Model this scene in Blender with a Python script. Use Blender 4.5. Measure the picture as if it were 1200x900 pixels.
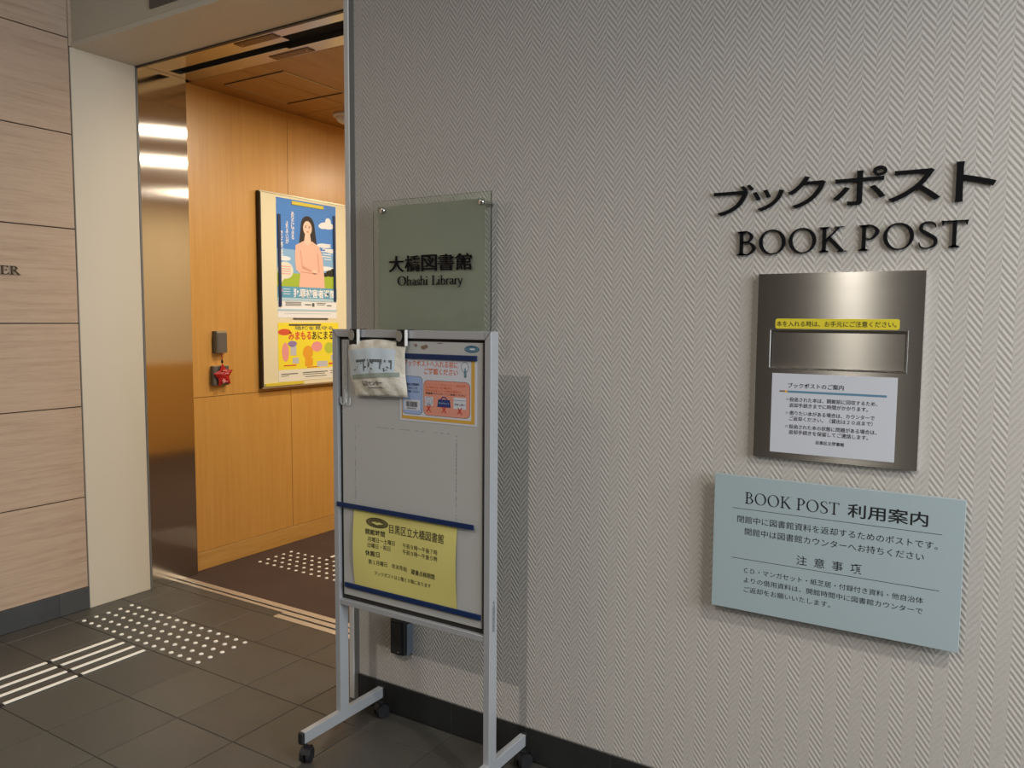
import bpy, bmesh, math, random
from mathutils import Vector, Matrix
random.seed(7)
PI = math.pi
C = bpy.context.scene.collection
for o in list(bpy.data.objects): bpy.data.objects.remove(o)

# ------------------------------------------------------------------ camera
sc = bpy.context.scene
CAM = Vector((3.6158, -2.0141, 1.4314)); YAW = .5545; PITCH = -.0809; ROLL = .0072; FPX = 922.72
cd = bpy.data.cameras.new('camera'); cam = bpy.data.objects.new('camera', cd); C.objects.link(cam)
cd.sensor_fit = 'HORIZONTAL'; cd.sensor_width = 36; cd.lens = 36 * FPX / 1200; cd.clip_start = .05
fwd = Vector((-math.sin(YAW) * math.cos(PITCH), math.cos(YAW) * math.cos(PITCH), math.sin(PITCH)))
rgt = Vector((math.cos(YAW), math.sin(YAW), 0)); up = rgt.cross(fwd)
r2 = rgt * math.cos(ROLL) + up * math.sin(ROLL); u2 = -rgt * math.sin(ROLL) + up * math.cos(ROLL)
M = Matrix((r2, u2, -fwd)).transposed().to_4x4(); M.translation = CAM
cam.matrix_world = M; sc.camera = cam

# ------------------------------------------------------------------ world, lights, exposure
sc.view_settings.view_transform = 'Standard'; sc.view_settings.look = 'None'
sc.view_settings.exposure = -0.2; sc.view_settings.gamma = 1; sc.view_settings.use_curve_mapping = False
w = bpy.data.worlds.new('world'); sc.world = w; w.use_nodes = True
w.node_tree.nodes['Background'].inputs[0].default_value = (.55, .6, .65, 1)
w.node_tree.nodes['Background'].inputs[1].default_value = .12

def area(name, loc, size, power, col, rot=(0, 0, 0), size_y=None, spread=180, shape='DISK'):
    l = bpy.data.lights.new(name, 'AREA'); l.shape = shape; l.size = size
    if size_y: l.shape = 'RECTANGLE'; l.size_y = size_y
    l.energy = power; l.color = col; l.spread = math.radians(spread)
    o = bpy.data.objects.new(name, l); C.objects.link(o); o.location = loc; o.rotation_euler = rot
    return o
WARM = (1, .87, .68); MID = (1, .93, .83); COOL = (.84, .92, 1)
area('corridor_downlight', (2.76, -3.0, 3.2), .12, 50, MID, spread=155)
area('corridor_downlight', (.7, -2.1, 3.2), .9, 15, MID)
area('corridor_downlight', (4.8, -1.3, 3.2), .13, 42, MID, spread=135)
area('end_window_daylight', (6.9, -1.5, 2.15), 1.9, 185, COOL, (0, PI / 2, 0), size_y=2.2)
area('hall_downlight_or_fill', (.92, 1.32, 2.67), .09, 27, WARM)
area('hall_downlight_or_fill', (1.82, 1.95, 2.67), .09, 27, WARM)
area('hall_downlight_or_fill', (1.3, 3.2, 2.67), .16, 36, WARM)  # unseen lamp added as fill so the hall is less dim
area('hall_downlight_or_fill', (2.9, 3.3, 2.67), .4, 18, WARM)  # unseen lamp added to brighten the right wall of the hall

# ------------------------------------------------------------------ measured places (metres)
YW = .123      # face of the papered wall
XL = -.141     # face of the left wall
XI = -.186     # face of the wood wall inside
ZC = 2.698     # hall ceiling
ZT = 3.22       # corridor ceiling

# ------------------------------------------------------------------ materials
MATS = {}
def nodes(name):
    m = bpy.data.materials.new(name); m.use_nodes = True; MATS[name] = m
    nt = m.node_tree; return m, nt, nt.nodes['Principled BSDF']
def plain(name, col, rough=.5, metal=0, **kw):
    m, nt, b = nodes(name)
    b.inputs['Base Color'].default_value = (*col, 1); b.inputs['Roughness'].default_value = rough
    b.inputs['Metallic'].default_value = metal
    for k, v in kw.items(): b.inputs[k.replace('_', ' ')].default_value = v
    # faint unevenness of the surface so that nothing is perfectly uniform
    tc = nt.nodes.new('ShaderNodeTexCoord'); no = nt.nodes.new('ShaderNodeTexNoise')
    no.inputs['Scale'].default_value = 14; nt.links.new(tc.outputs['Object'], no.inputs['Vector'])
    mr = nt.nodes.new('ShaderNodeMapRange'); mr.inputs[3].default_value = max(rough - .05, 0); mr.inputs[4].default_value = min(rough + .05, 1)
    nt.links.new(no.outputs[0], mr.inputs[0]); nt.links.new(mr.outputs[0], b.inputs['Roughness'])
    return m
def srgb(r, g, b):
    f = lambda c: (c / 255) / 12.92 if c / 255 < .04045 else ((c / 255 + .055) / 1.055) ** 2.4
    return (f(r), f(g), f(b))
def mapping(nt, scale, coord='Position'):
    if coord == 'Position':
        g = nt.nodes.new('ShaderNodeNewGeometry').outputs['Position']
    else:
        g = nt.nodes.new('ShaderNodeTexCoord').outputs[coord]
    mp = nt.nodes.new('ShaderNodeMapping'); mp.inputs['Scale'].default_value = scale
    nt.links.new(g, mp.inputs['Vector']); return mp.outputs[0]
def noise(nt, vec, scale=5, detail=4, rough=.5):
    n = nt.nodes.new('ShaderNodeTexNoise'); n.inputs['Scale'].default_value = scale
    n.inputs['Detail'].default_value = detail; n.inputs['Roughness'].default_value = rough
    nt.links.new(vec, n.inputs['Vector']); return n.outputs[0]
def ramp(nt, fac, stops):
    r = nt.nodes.new('ShaderNodeValToRGB'); e = r.color_ramp.elements
    while len(e) < len(stops): e.new(.5)
    for i, (p, c) in enumerate(stops): e[i].position = p; e[i].color = (*c, 1)
    nt.links.new(fac, r.inputs[0]); return r.outputs[0]
def bump(nt, b, h, strength=.5, dist=.001):
    bp = nt.nodes.new('ShaderNodeBump'); bp.inputs['Strength'].default_value = strength; bp.inputs['Distance'].default_value = dist
    nt.links.new(h, bp.inputs['Height']); nt.links.new(bp.outputs[0], b.inputs['Normal'])
def mth(nt, op, a, b=None, c=None):
    n = nt.nodes.new('ShaderNodeMath'); n.operation = op
    for i, v in enumerate((a, b, c)):
        if v is None: continue
        if isinstance(v, (int, float)): n.inputs[i].default_value = v
        else: nt.links.new(v, n.inputs[i])
    return n.outputs[0]

# herringbone embossed wallpaper: colour constant, the pattern is relief only
m, nt, b = nodes('wallpaper')
pos = nt.nodes.new('ShaderNodeNewGeometry').outputs['Position']
sx = nt.nodes.new('ShaderNodeSeparateXYZ'); nt.links.new(pos, sx.inputs[0])
X, Z = sx.outputs[0], sx.outputs[2]
PER = .0627; VS = .0182
fr = mth(nt, 'FRACT', mth(nt, 'DIVIDE', mth(nt, 'ADD', X, -.0041), PER))
tri = mth(nt, 'ABSOLUTE', mth(nt, 'SUBTRACT', fr, .5))           # 0..0.5, slopes +-1
ph = mth(nt, 'ADD', mth(nt, 'DIVIDE', Z, VS), mth(nt, 'MULTIPLY', tri, 1.3 * PER / VS))
wv = mth(nt, 'SINE', mth(nt, 'MULTIPLY', ph, 2 * PI))
vec = mapping(nt, (1, 1, 1))
nz = noise(nt, vec, 420, 3, .6)
nz2 = noise(nt, vec, 40, 2, .5)
amp = mth(nt, 'ADD', .6, mth(nt, 'MULTIPLY', nz2, .8))
h = mth(nt, 'ADD', mth(nt, 'MULTIPLY', wv, amp), mth(nt, 'MULTIPLY', nz, 1.6))
bump(nt, b, h, .42, .0012)
col = ramp(nt, nz, [(.3, srgb(178, 173, 165)), (.7, srgb(194, 189, 181))])
nt.links.new(col, b.inputs['Base Color']); b.inputs['Roughness'].default_value = .62

def tile_mat(name, c1, c2, rough=.42):
    m, nt, b = nodes(name)
    vec = mapping(nt, (1, 1, 1)); n1 = noise(nt, vec, 9, 5, .6); n2 = noise(nt, vec, 260, 2, .5)
    oi = nt.nodes.new('ShaderNodeObjectInfo')
    f = mth(nt, 'ADD', mth(nt, 'MULTIPLY', n1, .55), mth(nt, 'MULTIPLY', oi.outputs['Random'], .35))
    f = mth(nt, 'ADD', f, mth(nt, 'MULTIPLY', mth(nt, 'SUBTRACT', n2, .5), .5))
    nt.links.new(ramp(nt, f, [(.2, c1), (.8, c2)]), b.inputs['Base Color'])
    nt.links.new(mth(nt, 'ADD', rough - .1, mth(nt, 'MULTIPLY', n1, .25)), b.inputs['Roughness'])
    bump(nt, b, mth(nt, 'ADD', n2, n1), .35, .0006)
tile_mat('floor_tile', srgb(64, 62, 58), srgb(81, 79, 73))
tile_mat('skirting_tile', srgb(30, 31, 31), srgb(42, 43, 43), .5)
tile_mat('left_skirting_tile', srgb(62, 65, 67), srgb(76, 79, 81), .5)
plain('grout', srgb(66, 61, 54), .9)
plain('skirting_grout', srgb(96, 94, 90), .9)

def wood_mat(name, stops, scale, rough=.4, coat=0):
    m, nt, b = nodes(name)
    oi = nt.nodes.new('ShaderNodeObjectInfo')
    vec = mapping(nt, scale)
    add = nt.nodes.new('ShaderNodeVectorMath'); add.operation = 'ADD'; nt.links.new(vec, add.inputs[0])
    cx = nt.nodes.new('ShaderNodeCombineXYZ')
    for i in range(3): nt.links.new(mth(nt, 'MULTIPLY', oi.outputs['Random'], 37.0 + 11 * i), cx.inputs[i])
    nt.links.new(cx.outputs[0], add.inputs[1])
    n1 = noise(nt, add.outputs[0], 3, 6, .6); n2 = noise(nt, add.outputs[0], 14, 4, .6)
    f = mth(nt, 'ADD', mth(nt, 'MULTIPLY', n1, .6), mth(nt, 'MULTIPLY', n2, .4))
    nt.links.new(ramp(nt, f, stops), b.inputs['Base Color']); b.inputs['Roughness'].default_value = rough
    b.inputs['Coat Weight'].default_value = coat; b.inputs['Coat Roughness'].default_value = .25
    bump(nt, b, n2, .2, .0004)
wood_mat('oak_vertical', [(.25, srgb(198, 144, 70)), (.5, srgb(208, 156, 80)), (.75, srgb(216, 167, 92))], (9, 9, .35), .36, .3)
wood_mat('oak_horizontal', [(.25, srgb(184, 136, 66)), (.5, srgb(202, 156, 86)), (.75, srgb(214, 172, 104))], (.5, .5, 10), .4)
wood_mat('oak_ceiling', [(.25, srgb(168, 122, 60)), (.5, srgb(184, 138, 74)), (.75, srgb(198, 154, 90))], (9, .6, 9), .42)
wood_mat('pale_laminate', [(.3, srgb(160, 136, 116)), (.45, srgb(180, 156, 135)), (.58, srgb(189, 166, 144)), (.72, srgb(172, 145, 126))], (.7, .7, 17), .5)

m, nt, b = nodes('carpet')
vec = mapping(nt, (1, 1, 1)); n1 = noise(nt, vec, 500, 2, .6); n2 = noise(nt, vec, 3, 3, .5)
f = mth(nt, 'ADD', mth(nt, 'MULTIPLY', n1, .7), mth(nt, 'MULTIPLY', n2, .3))
nt.links.new(ramp(nt, f, [(.3, srgb(58, 42, 34)), (.7, srgb(86, 66, 54))]), b.inputs['Base Color'])
b.inputs['Roughness'].default_value = .95; bump(nt, b, n1, .8, .002)

def steel(name, col, rough, tangent, grain, aniso=.85, amt=.12):
    m, nt, b = nodes(name)
    b.inputs['Metallic'].default_value = 1; b.inputs['Base Color'].default_value = (*col, 1)
    vec = mapping(nt, grain); n = noise(nt, vec, 6, 4, .7)
    nt.links.new(mth(nt, 'ADD', rough - amt / 2, mth(nt, 'MULTIPLY', n, amt)), b.inputs['Roughness'])
    b.inputs['Anisotropic'].default_value = aniso
    cx = nt.nodes.new('ShaderNodeCombineXYZ')
    for i in range(3): cx.inputs[i].default_value = tangent[i]
    nt.links.new(cx.outputs[0], b.inputs['Tangent'])
    bump(nt, b, n, .02, .00005)
steel('steel_jamb', (.60, .585, .55), .12, (0, 1, 0), (60, 60, 1), 1.0, .03)
steel('steel_head', (.56, .53, .48), .24, (1, 0, 0), (2, 60, 60), .8, .03)
steel('steel_box', (.62, .60, .56), .22, (0, 0, 1), (1, 1, 60), 1.0, .05)
steel('sill_metal', (.62, .58, .52), .5, (1, 0, 0), (2, 80, 80), .3)
plain('jamb_paint', srgb(208, 200, 182), .45)
plain('header_paint', srgb(198, 190, 172), .55)
plain('trim_white', srgb(206, 203, 198), .35)
plain('trim_grey', srgb(112, 113, 112), .45)
plain('ceiling_paint', srgb(160, 156, 148), .8)
plain('hall_paint', srgb(226, 206, 166), .6)
plain('back_wall_paint', srgb(62, 58, 54), .8)
plain('black', srgb(16, 16, 17), .45)
plain('black_letter', srgb(12, 12, 15), .5, 0, Specular_IOR_Level=.15)
plain('slot_black', (.003, .003, .003), .9)
plain('ink', srgb(22, 22, 26), .6)
plain('ink_brown', srgb(70, 58, 30), .6)
plain('rubber', srgb(24, 24, 26), .6)
plain('chrome', (.75, .74, .72), .14, 1)
plain('frame_paint', srgb(174, 176, 179), .34, .25)
plain('gasket', srgb(38, 36, 33), .6)
plain('board_white', srgb(178, 178, 175), .4)
plain('navy', srgb(14, 40, 84), .42)
plain('notice_yellow', srgb(214, 204, 122), .5)
plain('paper_white', srgb(200, 202, 210), .55)
plain('paper_cream', srgb(238, 236, 222), .5)
plain('sticker_yellow', srgb(222, 204, 52), .45)
plain('dark_transom', srgb(92, 84, 78), .35)
plain('sensor_grey', srgb(108, 106, 102), .35, .3)
plain('sensor_side', srgb(104, 112, 124), .35, .3)
plain('bracket_brown', srgb(104, 72, 38), .35, .6)
plain('board_cream', srgb(236, 228, 194), .5)
plain('dark_edge', srgb(48, 40, 32), .5)
plain('alu_edge', srgb(196, 186, 160), .3, .6)
plain('red_star', srgb(170, 22, 26), .35)
plain('white_plastic', srgb(226, 224, 218), .4)
plain('stud_white', srgb(240, 238, 230), .35)
for n_, c_ in dict(sky=(72, 138, 222), sky_low=(140, 190, 236), cloud=(244, 248, 252), grass_green=(170, 196, 60), tree_dark=(34, 36, 26),
                   hair=(34, 22, 20), skin=(248, 212, 192), blouse=(244, 196, 176), blouse_dark=(222, 160, 142), band_blue=(96, 168, 206),
                   pale_blue=(186, 218, 236), poster_yellow=(250, 232, 60), poster_orange=(240, 170, 50), title_red=(222, 92, 56),
                   pink=(240, 160, 160), ochre=(202, 158, 66), panel_blue=(150, 170, 208), panel_red=(214, 142, 122), icon_navy=(38, 54, 112),
                   cross_red=(190, 40, 34), text_orange=(206, 104, 66), bar_blue=(92, 132, 156), print_grey=(92, 98, 100), print_pale=(196, 208, 216),
                   teal=(96, 140, 150), zip_green=(150, 160, 148), bag_white=(218, 212, 198), magnet_yellow=(224, 206, 70), lilac=(150, 130, 190),
                   lime=(190, 206, 70), olive=(112, 104, 62), peel=(128, 104, 90)).items():
    plain(n_, srgb(*c_), .5)

# printed, lightly glossy aqua glass / greenish clear glass
plain('aqua_glass', srgb(164, 179, 183), .22, 0, Specular_IOR_Level=.4)
plain('aqua_edge', srgb(140, 172, 168), .15)
m, nt, b = nodes('clear_glass')
b.inputs['Base Color'].default_value = (.88, .94, .88, 1); b.inputs['Roughness'].default_value = .03
b.inputs['IOR'].default_value = 1.45; b.inputs['Transmission Weight'].default_value = 1
m, nt, b = nodes('frosted_film')
b.inputs['Base Color'].default_value = (*srgb(206, 206, 192), 1); b.inputs['Roughness'].default_value = .6
b.inputs['Transmission Weight'].default_value = .1
m, nt, b = nodes('clear_plastic')
b.inputs['Base Color'].default_value = (.9, .92, .92, 1); b.inputs['Roughness'].default_value = .15
b.inputs['Transmission Weight'].default_value = .7; b.inputs['IOR'].default_value = 1.3

# ------------------------------------------------------------------ builders
def link(name, me, parent=None, loc=(0, 0, 0), rot=(0, 0, 0), mat=None):
    o = bpy.data.objects.new(name, me); C.objects.link(o)
    if parent is not None: o.parent = parent
    o.location = loc; o.rotation_euler = rot
    if mat: 
        if len(me.materials) == 0: me.materials.append(MATS[mat])
    return o
def mesh_bm(name, bm, mat=None, smooth=False):
    bmesh.ops.recalc_face_normals(bm, faces=bm.faces)
    me = bpy.data.meshes.new(name); bm.to_mesh(me); bm.free()
    if smooth:
        for p in me.polygons: p.use_smooth = True
    if mat: me.materials.append(MATS[mat])
    return me
def add_box(bm, x0, x1, y0, y1, z0, z1, bev=0, seg=1):
    r = bmesh.ops.create_cube(bm, size=1)
    for v in r['verts']:
        v.co = Vector(((x0 + x1) / 2 + v.co.x * (x1 - x0), (y0 + y1) / 2 + v.co.y * (y1 - y0), (z0 + z1) / 2 + v.co.z * (z1 - z0)))
    if bev:
        es = list({e for v in r['verts'] for e in v.link_edges})
        bmesh.ops.bevel(bm, geom=es, offset=bev, segments=seg, affect='EDGES', profile=.5)
def box(name, x0, x1, y0, y1, z0, z1, mat, parent=None, bev=0, seg=1):
    bm = bmesh.new(); add_box(bm, x0, x1, y0, y1, z0, z1, bev, seg)
    return link(name, mesh_bm(name, bm, mat), parent)
def add_cyl(bm, p0, p1, r, r1=None, n=20):
    p0, p1 = Vector(p0), Vector(p1); d = p1 - p0
    q = d.to_track_quat('Z', 'Y').to_matrix().to_4x4(); q.translation = (p0 + p1) / 2
    bmesh.ops.create_cone(bm, cap_ends=True, segments=n, radius1=r, radius2=r if r1 is None else r1, depth=d.length, matrix=q)
def lathe(bm, prof, n=24, mat4=None):
    rings = []
    for (r, z) in prof:
        rings.append([bm.verts.new((r * math.cos(2 * PI * i / n), r * math.sin(2 * PI * i / n), z)) for i in range(n)])
    for a, b_ in zip(rings, rings[1:]):
        for i in range(n): bm.faces.new((a[i], a[(i + 1) % n], b_[(i + 1) % n], b_[i]))
    bm.faces.new(rings[0]); bm.faces.new(rings[-1])
    if mat4 is not None:
        bmesh.ops.transform(bm, matrix=mat4, verts=[v for r in rings for v in r])
def tube(bm, pts, r, n=8, closed=False):
    pts = [Vector(p) for p in pts]; rings = []
    for i, p in enumerate(pts):
        a = pts[max(i - 1, 0)]; c = pts[min(i + 1, len(pts) - 1)]; t = (c - a).normalized()
        s = t.cross(Vector((0, 1, 0)));
        if s.length < .01: s = t.cross(Vector((1, 0, 0)))
        s.normalize(); q = t.cross(s)
        rings.append([bm.verts.new(p + (s * math.cos(2 * PI * k / n) + q * math.sin(2 * PI * k / n)) * r) for k in range(n)])
    for a, c in zip(rings, rings[1:]):
        for k in range(n): bm.faces.new((a[k], a[(k + 1) % n], c[(k + 1) % n], c[k]))
    bm.faces.new(rings[0]); bm.faces.new(rings[-1])
def thing(name, label, cat, loc, rz=0, group=None):
    o = bpy.data.objects.new(name, None); C.objects.link(o); o.empty_display_size = .05
    o.location = loc; o.rotation_euler = (0, 0, rz); tag(o, label, cat, group); return o
def tag(o, label, cat, group=None):
    o['label'] = label; o['category'] = cat
    if group: o['group'] = group
    return o
def struct(o): o['kind'] = 'structure'; return o
# flat print in the local x/z plane, facing -y, y = depth of the ink layer
def shape(name, polys, mat, parent, y, label=None):
    bm = bmesh.new()
    k_ = min(.00004, .0002 / max(len(polys), 1))
    for i_, pl in enumerate(polys):
        vs = [bm.verts.new((p[0], -k_ * i_, p[1])) for p in pl]
        bm.faces.new(vs)
    bmesh.ops.triangulate(bm, faces=bm.faces)
    for f_ in bm.faces:
        f_.normal_update()
        if f_.normal.y > 0: f_.normal_flip()
    me = bpy.data.meshes.new(name); bm.to_mesh(me); bm.free(); me.materials.append(MATS[mat])
    o = link(name, me, parent, (0, y, 0))
    if label: o['label'] = label
    return o
def shapes(name, polys, mat, parent, y):      # one part per separate printed patch
    for i_, pl in enumerate(polys): shape(name, [pl], mat, parent, y - .00004 * i_)
def rect(x0, x1, z0, z1): return [(x0, z0), (x1, z0), (x1, z1), (x0, z1)]
def rrect(x0, x1, z0, z1, r, n=5):
    out = []
    for cx, cz, a in ((x1 - r, z1 - r, 0), (x0 + r, z1 - r, 90), (x0 + r, z0 + r, 180), (x1 - r, z0 + r, 270)):
        for k in range(n + 1):
            t = math.radians(a + 90 * k / n); out.append((cx + r * math.cos(t), cz + r * math.sin(t)))
    return out
def ell(cx, cz, rx, rz, n=24, a0=0, a1=360):
    full = a1 - a0 >= 360
    return [(cx + rx * math.cos(math.radians(a0 + (a1 - a0) * k / (n if full else n - 1))), cz + rz * math.sin(math.radians(a0 + (a1 - a0) * k / (n if full else n - 1)))) for k in range(n)]
def ring(cx, cz, rx, rz, t, n=28):
    a = ell(cx, cz, rx, rz, n); b_ = ell(cx, cz, rx - t, rz - t, n)
    return [[a[i], a[(i + 1) % n], b_[(i + 1) % n], b_[i]] for i in range(n)]
def frame2(x0, x1, z0, z1, t):
    return [rect(x0, x1, z1 - t, z1), rect(x0, x1, z0, z0 + t), rect(x0, x0 + t, z0 + t, z1 - t), rect(x1 - t, x1, z0 + t, z1 - t)]

# --- text made from Blender's built-in font, fitted to a measured box
def text_raw(s, offset=0, extrude=0, res=3, vertical=False, spacing=1.0):
    cu = bpy.data.curves.new('text', 'FONT'); cu.body = '\n'.join(s) if vertical else s
    cu.size = 1; cu.offset = offset; cu.extrude = extrude; cu.resolution_u = res; cu.space_character = spacing
    if vertical: cu.align_x = 'CENTER'; cu.space_line = .80
    o = bpy.data.objects.new('text', cu); C.objects.link(o)
    dg = bpy.context.evaluated_depsgraph_get(); dg.update()
    me = bpy.data.meshes.new_from_object(o.evaluated_get(dg)); bpy.data.objects.remove(o); bpy.data.curves.remove(cu)
    return me
def fit(me, x0, x1, z0, z1, depth, y):
    xs = [v.co.x for v in me.vertices]; ys = [v.co.y for v in me.vertices]; zs = [v.co.z for v in me.vertices]
    ax, bx, ay, by = min(xs), max(xs), min(ys), max(ys); az, bz = min(zs), max(zs)
    for v in me.vertices:
        X_ = x0 + (v.co.x - ax) / (bx - ax) * (x1 - x0)
        Z_ = z0 + (v.co.y - ay) / (by - ay) * (z1 - z0)
        t = (v.co.z - az) / (bz - az) if bz > az else 0
        v.co = (X_, y - t * depth, Z_)
def text(s, x0, x1, z0, z1, mat, parent, y, bold=0, depth=0, vertical=False, name='lettering', res=2, spacing=1.0, label=None):
    me = text_raw(s, bold, .05 if depth else 0, res, vertical, spacing)
    fit(me, x0, x1, z0, z1, depth, y); me.materials.clear(); me.materials.append(MATS[mat]); me.name = name
    o = link(name, me, parent)
    if label: o['label'] = label
    return o

# --- a small serif alphabet: pen strokes (x, y, width) in units of the cap height
def cat(pts, n=7):
    P = [pts[0]] + list(pts) + [pts[-1]]; out = []
    for i in range(1, len(P) - 2):
        for k in range(n):
            t = k / n; out.append(tuple(.5 * (2 * P[i][j] + (P[i + 1][j] - P[i - 1][j]) * t + (2 * P[i - 1][j] - 5 * P[i][j] + 4 * P[i + 1][j] - P[i + 2][j]) * t * t
                                          + (3 * P[i][j] - P[i - 1][j] - 3 * P[i + 1][j] + P[i + 2][j]) * t ** 3) for j in range(3)))
    out.append(tuple(pts[-1])); return out
def stroke_quads(pts, smooth=True):
    q = cat(pts) if smooth and len(pts) > 2 else list(pts); L, R = [], []
    for i, p in enumerate(q):
        a = q[max(i - 1, 0)]; c = q[min(i + 1, len(q) - 1)]; dx, dy = c[0] - a[0], c[1] - a[1]; l = math.hypot(dx, dy) or 1
        nx, ny = -dy / l * p[2] / 2, dx / l * p[2] / 2
        L.append((p[0] + nx, p[1] + ny)); R.append((p[0] - nx, p[1] - ny))
    return [L + R[::-1]] if not smooth else [[L[i], L[i + 1], R[i + 1], R[i]] for i in range(len(L) - 1)]
def oval_quads(cx, cy, rx, ry, tx, ty, tilt=0, n=36):
    o_, i_ = [], []
    for k in range(n):
        a = 2 * PI * k / n
        o_.append((cx + rx * math.cos(a), cy + ry * math.sin(a)))
        x, y = (rx - tx) * math.cos(a), (ry - ty) * math.sin(a)
        i_.append((cx + x * math.cos(tilt) - y * math.sin(tilt), cy + x * math.sin(tilt) + y * math.cos(tilt)))
    return [[o_[k], o_[(k + 1) % n], i_[(k + 1) % n], i_[k]] for k in range(n)]
def st(x, y0, y1, w=.12, s=.1, top=True, bot=True):      # stem with bracketed serifs
    r = [[(x - w / 2, y0), (x + w / 2, y0), (x + w / 2, y1), (x - w / 2, y1)]]
    if bot: r.append([(x - w / 2 - s, y0), (x + w / 2 + s, y0), (x + w / 2 + s, y0 + .028), (x + w / 2, y0 + .085), (x - w / 2, y0 + .085), (x - w / 2 - s, y0 + .028)])
    if top: r.append([(x - w / 2 - s, y1), (x - w / 2 - s, y1 - .028), (x - w / 2, y1 - .085), (x + w / 2, y1 - .085), (x + w / 2 + s, y1 - .028), (x + w / 2 + s, y1)])
    return r
def S_(*p): return stroke_quads(p)
def L_(*p): return stroke_quads(p, False)
def glyph(c):
    if c == 'B': return st(.19, 0, 1) + S_((.19, .975, .05), (.4, .97, .055), (.55, .77, .12), (.42, .55, .06), (.19, .53, .05)) + S_((.19, .535, .05), (.45, .53, .06), (.64, .28, .13), (.46, .03, .06), (.19, .025, .05)), .78
    if c == 'O': return oval_quads(.5, .5, .46, .52, .125, .045, .12), 1.03
    if c == 'K': return st(.19, 0, 1) + L_((.24, .46, .055), (.66, .97, .055)) + L_((.32, .6, .13), (.78, .02, .13)) + [[(.5, 1), (.5, .972), (.82, .972), (.82, 1)], [(.62, 0), (.62, .03), (.92, .03), (.95, 0)]], .92
    if c == 'P': return st(.19, 0, 1) + S_((.19, .975, .05), (.42, .97, .055), (.6, .74, .13), (.44, .47, .06), (.25, .46, .045)), .74
    if c == 'R': return st(.19, 0, 1) + S_((.19, .975, .05), (.42, .97, .055), (.57, .76, .13), (.42, .51, .06), (.22, .5, .045)) + L_((.36, .53, .12), (.74, .02, .12)) + [[(.6, 0), (.6, .03), (.86, .03), (.9, 0)]], .86
    if c == 'S': return S_((.55, .78, .03), (.5, .93, .05), (.33, .995, .045), (.15, .9, .09), (.14, .7, .12), (.34, .53, .13), (.54, .35, .12), (.53, .12, .09), (.32, .005, .045), (.13, .07, .05), (.08, .24, .03)), .68
    if c == 'T': return st(.4, 0, 1, top=False) + [[(.02, 1.0), (.78, 1.0), (.78, .955), (.02, .955)], [(.02, 1.02), (.05, .82), (.075, .82), (.12, .96)], [(.78, 1.02), (.75, .82), (.725, .82), (.68, .96)]], .8
    if c == 'E': return st(.19, 0, 1) + [[(.19, 1), (.62, 1), (.62, .96), (.19, .955)], [(.62, 1), (.62, .8), (.59, .8), (.54, .96)], [(.19, 0), (.66, 0), (.66, .04), (.19, .045)], [(.66, 0), (.7, .22), (.67, .22), (.58, .04)], [(.19, .5), (.5, .5), (.5, .54), (.19, .54)], [(.5, .42), (.52, .42), (.52, .62), (.5, .62)]], .74
    if c == 'h': return st(.12, 0, 1.02, .075, .07, top=False) + [[(.02, .97), (.16, 1.03), (.16, .97)]] + S_((.15, .48, .03), (.28, .61, .05), (.42, .55, .075), (.44, .35, .075), (.44, .0, .075)) + [[(.34, 0), (.54, 0), (.54, .03), (.34, .03)]], .58
    if c == 'a': return S_((.09, .47, .03), (.16, .6, .05), (.3, .6, .06), (.35, .45, .075), (.35, .1, .075), (.42, .03, .05), (.46, .08, .02)) + S_((.35, .37, .03), (.16, .3, .06), (.09, .15, .08), (.17, .02, .06), (.35, .14, .03)), .47
    if c == 's': return S_((.31, .45, .02), (.27, .58, .04), (.16, .6, .05), (.08, .48, .07), (.19, .34, .08), (.31, .2, .08), (.27, .04, .05), (.14, .01, .04), (.06, .16, .02)), .39
    if c == 'i': return st(.13, 0, .6, .075, .065, top=False) + [[(.03, .57), (.17, .63), (.17, .57)]] + [[p for p in ell(.13, .86, .055, .055, 12)]], .28
    if c == 'L': return st(.19, 0, 1, .1) + [[(.19, 0), (.6, 0), (.6, .04), (.19, .045)], [(.6, 0), (.65, .24), (.62, .24), (.53, .04)]], .66
    if c == 'b': return st(.12, .02, 1.02, .075, .05, top=False, bot=False) + [[(.02, .97), (.16, 1.03), (.16, .97)]] + S_((.14, .45, .03), (.28, .61, .05), (.45, .5, .075), (.47, .28, .08), (.36, .04, .06), (.22, .0, .04), (.12, .06, .04)), .56
    if c == 'r': return st(.12, 0, .6, .075, .065, top=False) + [[(.02, .57), (.16, .63), (.16, .57)]] + S_((.15, .45, .03), (.22, .57, .05), (.31, .6, .07), (.36, .56, .06)), .38
    if c == 'y': return L_((.06, .59, .06), (.25, .06, .08)) + S_((.43, .59, .04), (.29, .18, .045), (.17, -.18, .05), (.07, -.27, .06), (.0, -.24, .05)) + [[(0, .57), (.18, .57), (.18, .6), (0, .6)], [(.34, .57), (.5, .57), (.5, .6), (.34, .6)]], .5
    return [], .34
def serif_mesh(polys, depth, mat):
    bm = bmesh.new()
    for pl in polys:
        n = len(pl); f_ = [bm.verts.new((p[0], -depth, p[1])) for p in pl]
        fc = bm.faces.new(f_)
        if depth > 0:
            k = [bm.verts.new((p[0], 0, p[1])) for p in pl]
            for i in range(n): bm.faces.new((f_[i], f_[(i + 1) % n], k[(i + 1) % n], k[i]))
    bmesh.ops.triangulate(bm, faces=[f_ for f_ in bm.faces if len(f_.verts) > 4])
    if depth > 0: bmesh.ops.remove_doubles(bm, verts=bm.verts, dist=1e-7)
    bmesh.ops.recalc_face_normals(bm, faces=bm.faces)
    if depth == 0:
        for f_ in bm.faces:
            if f_.normal.y > 0: f_.normal_flip()
    return mesh_bm_raw(bm, mat)
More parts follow.
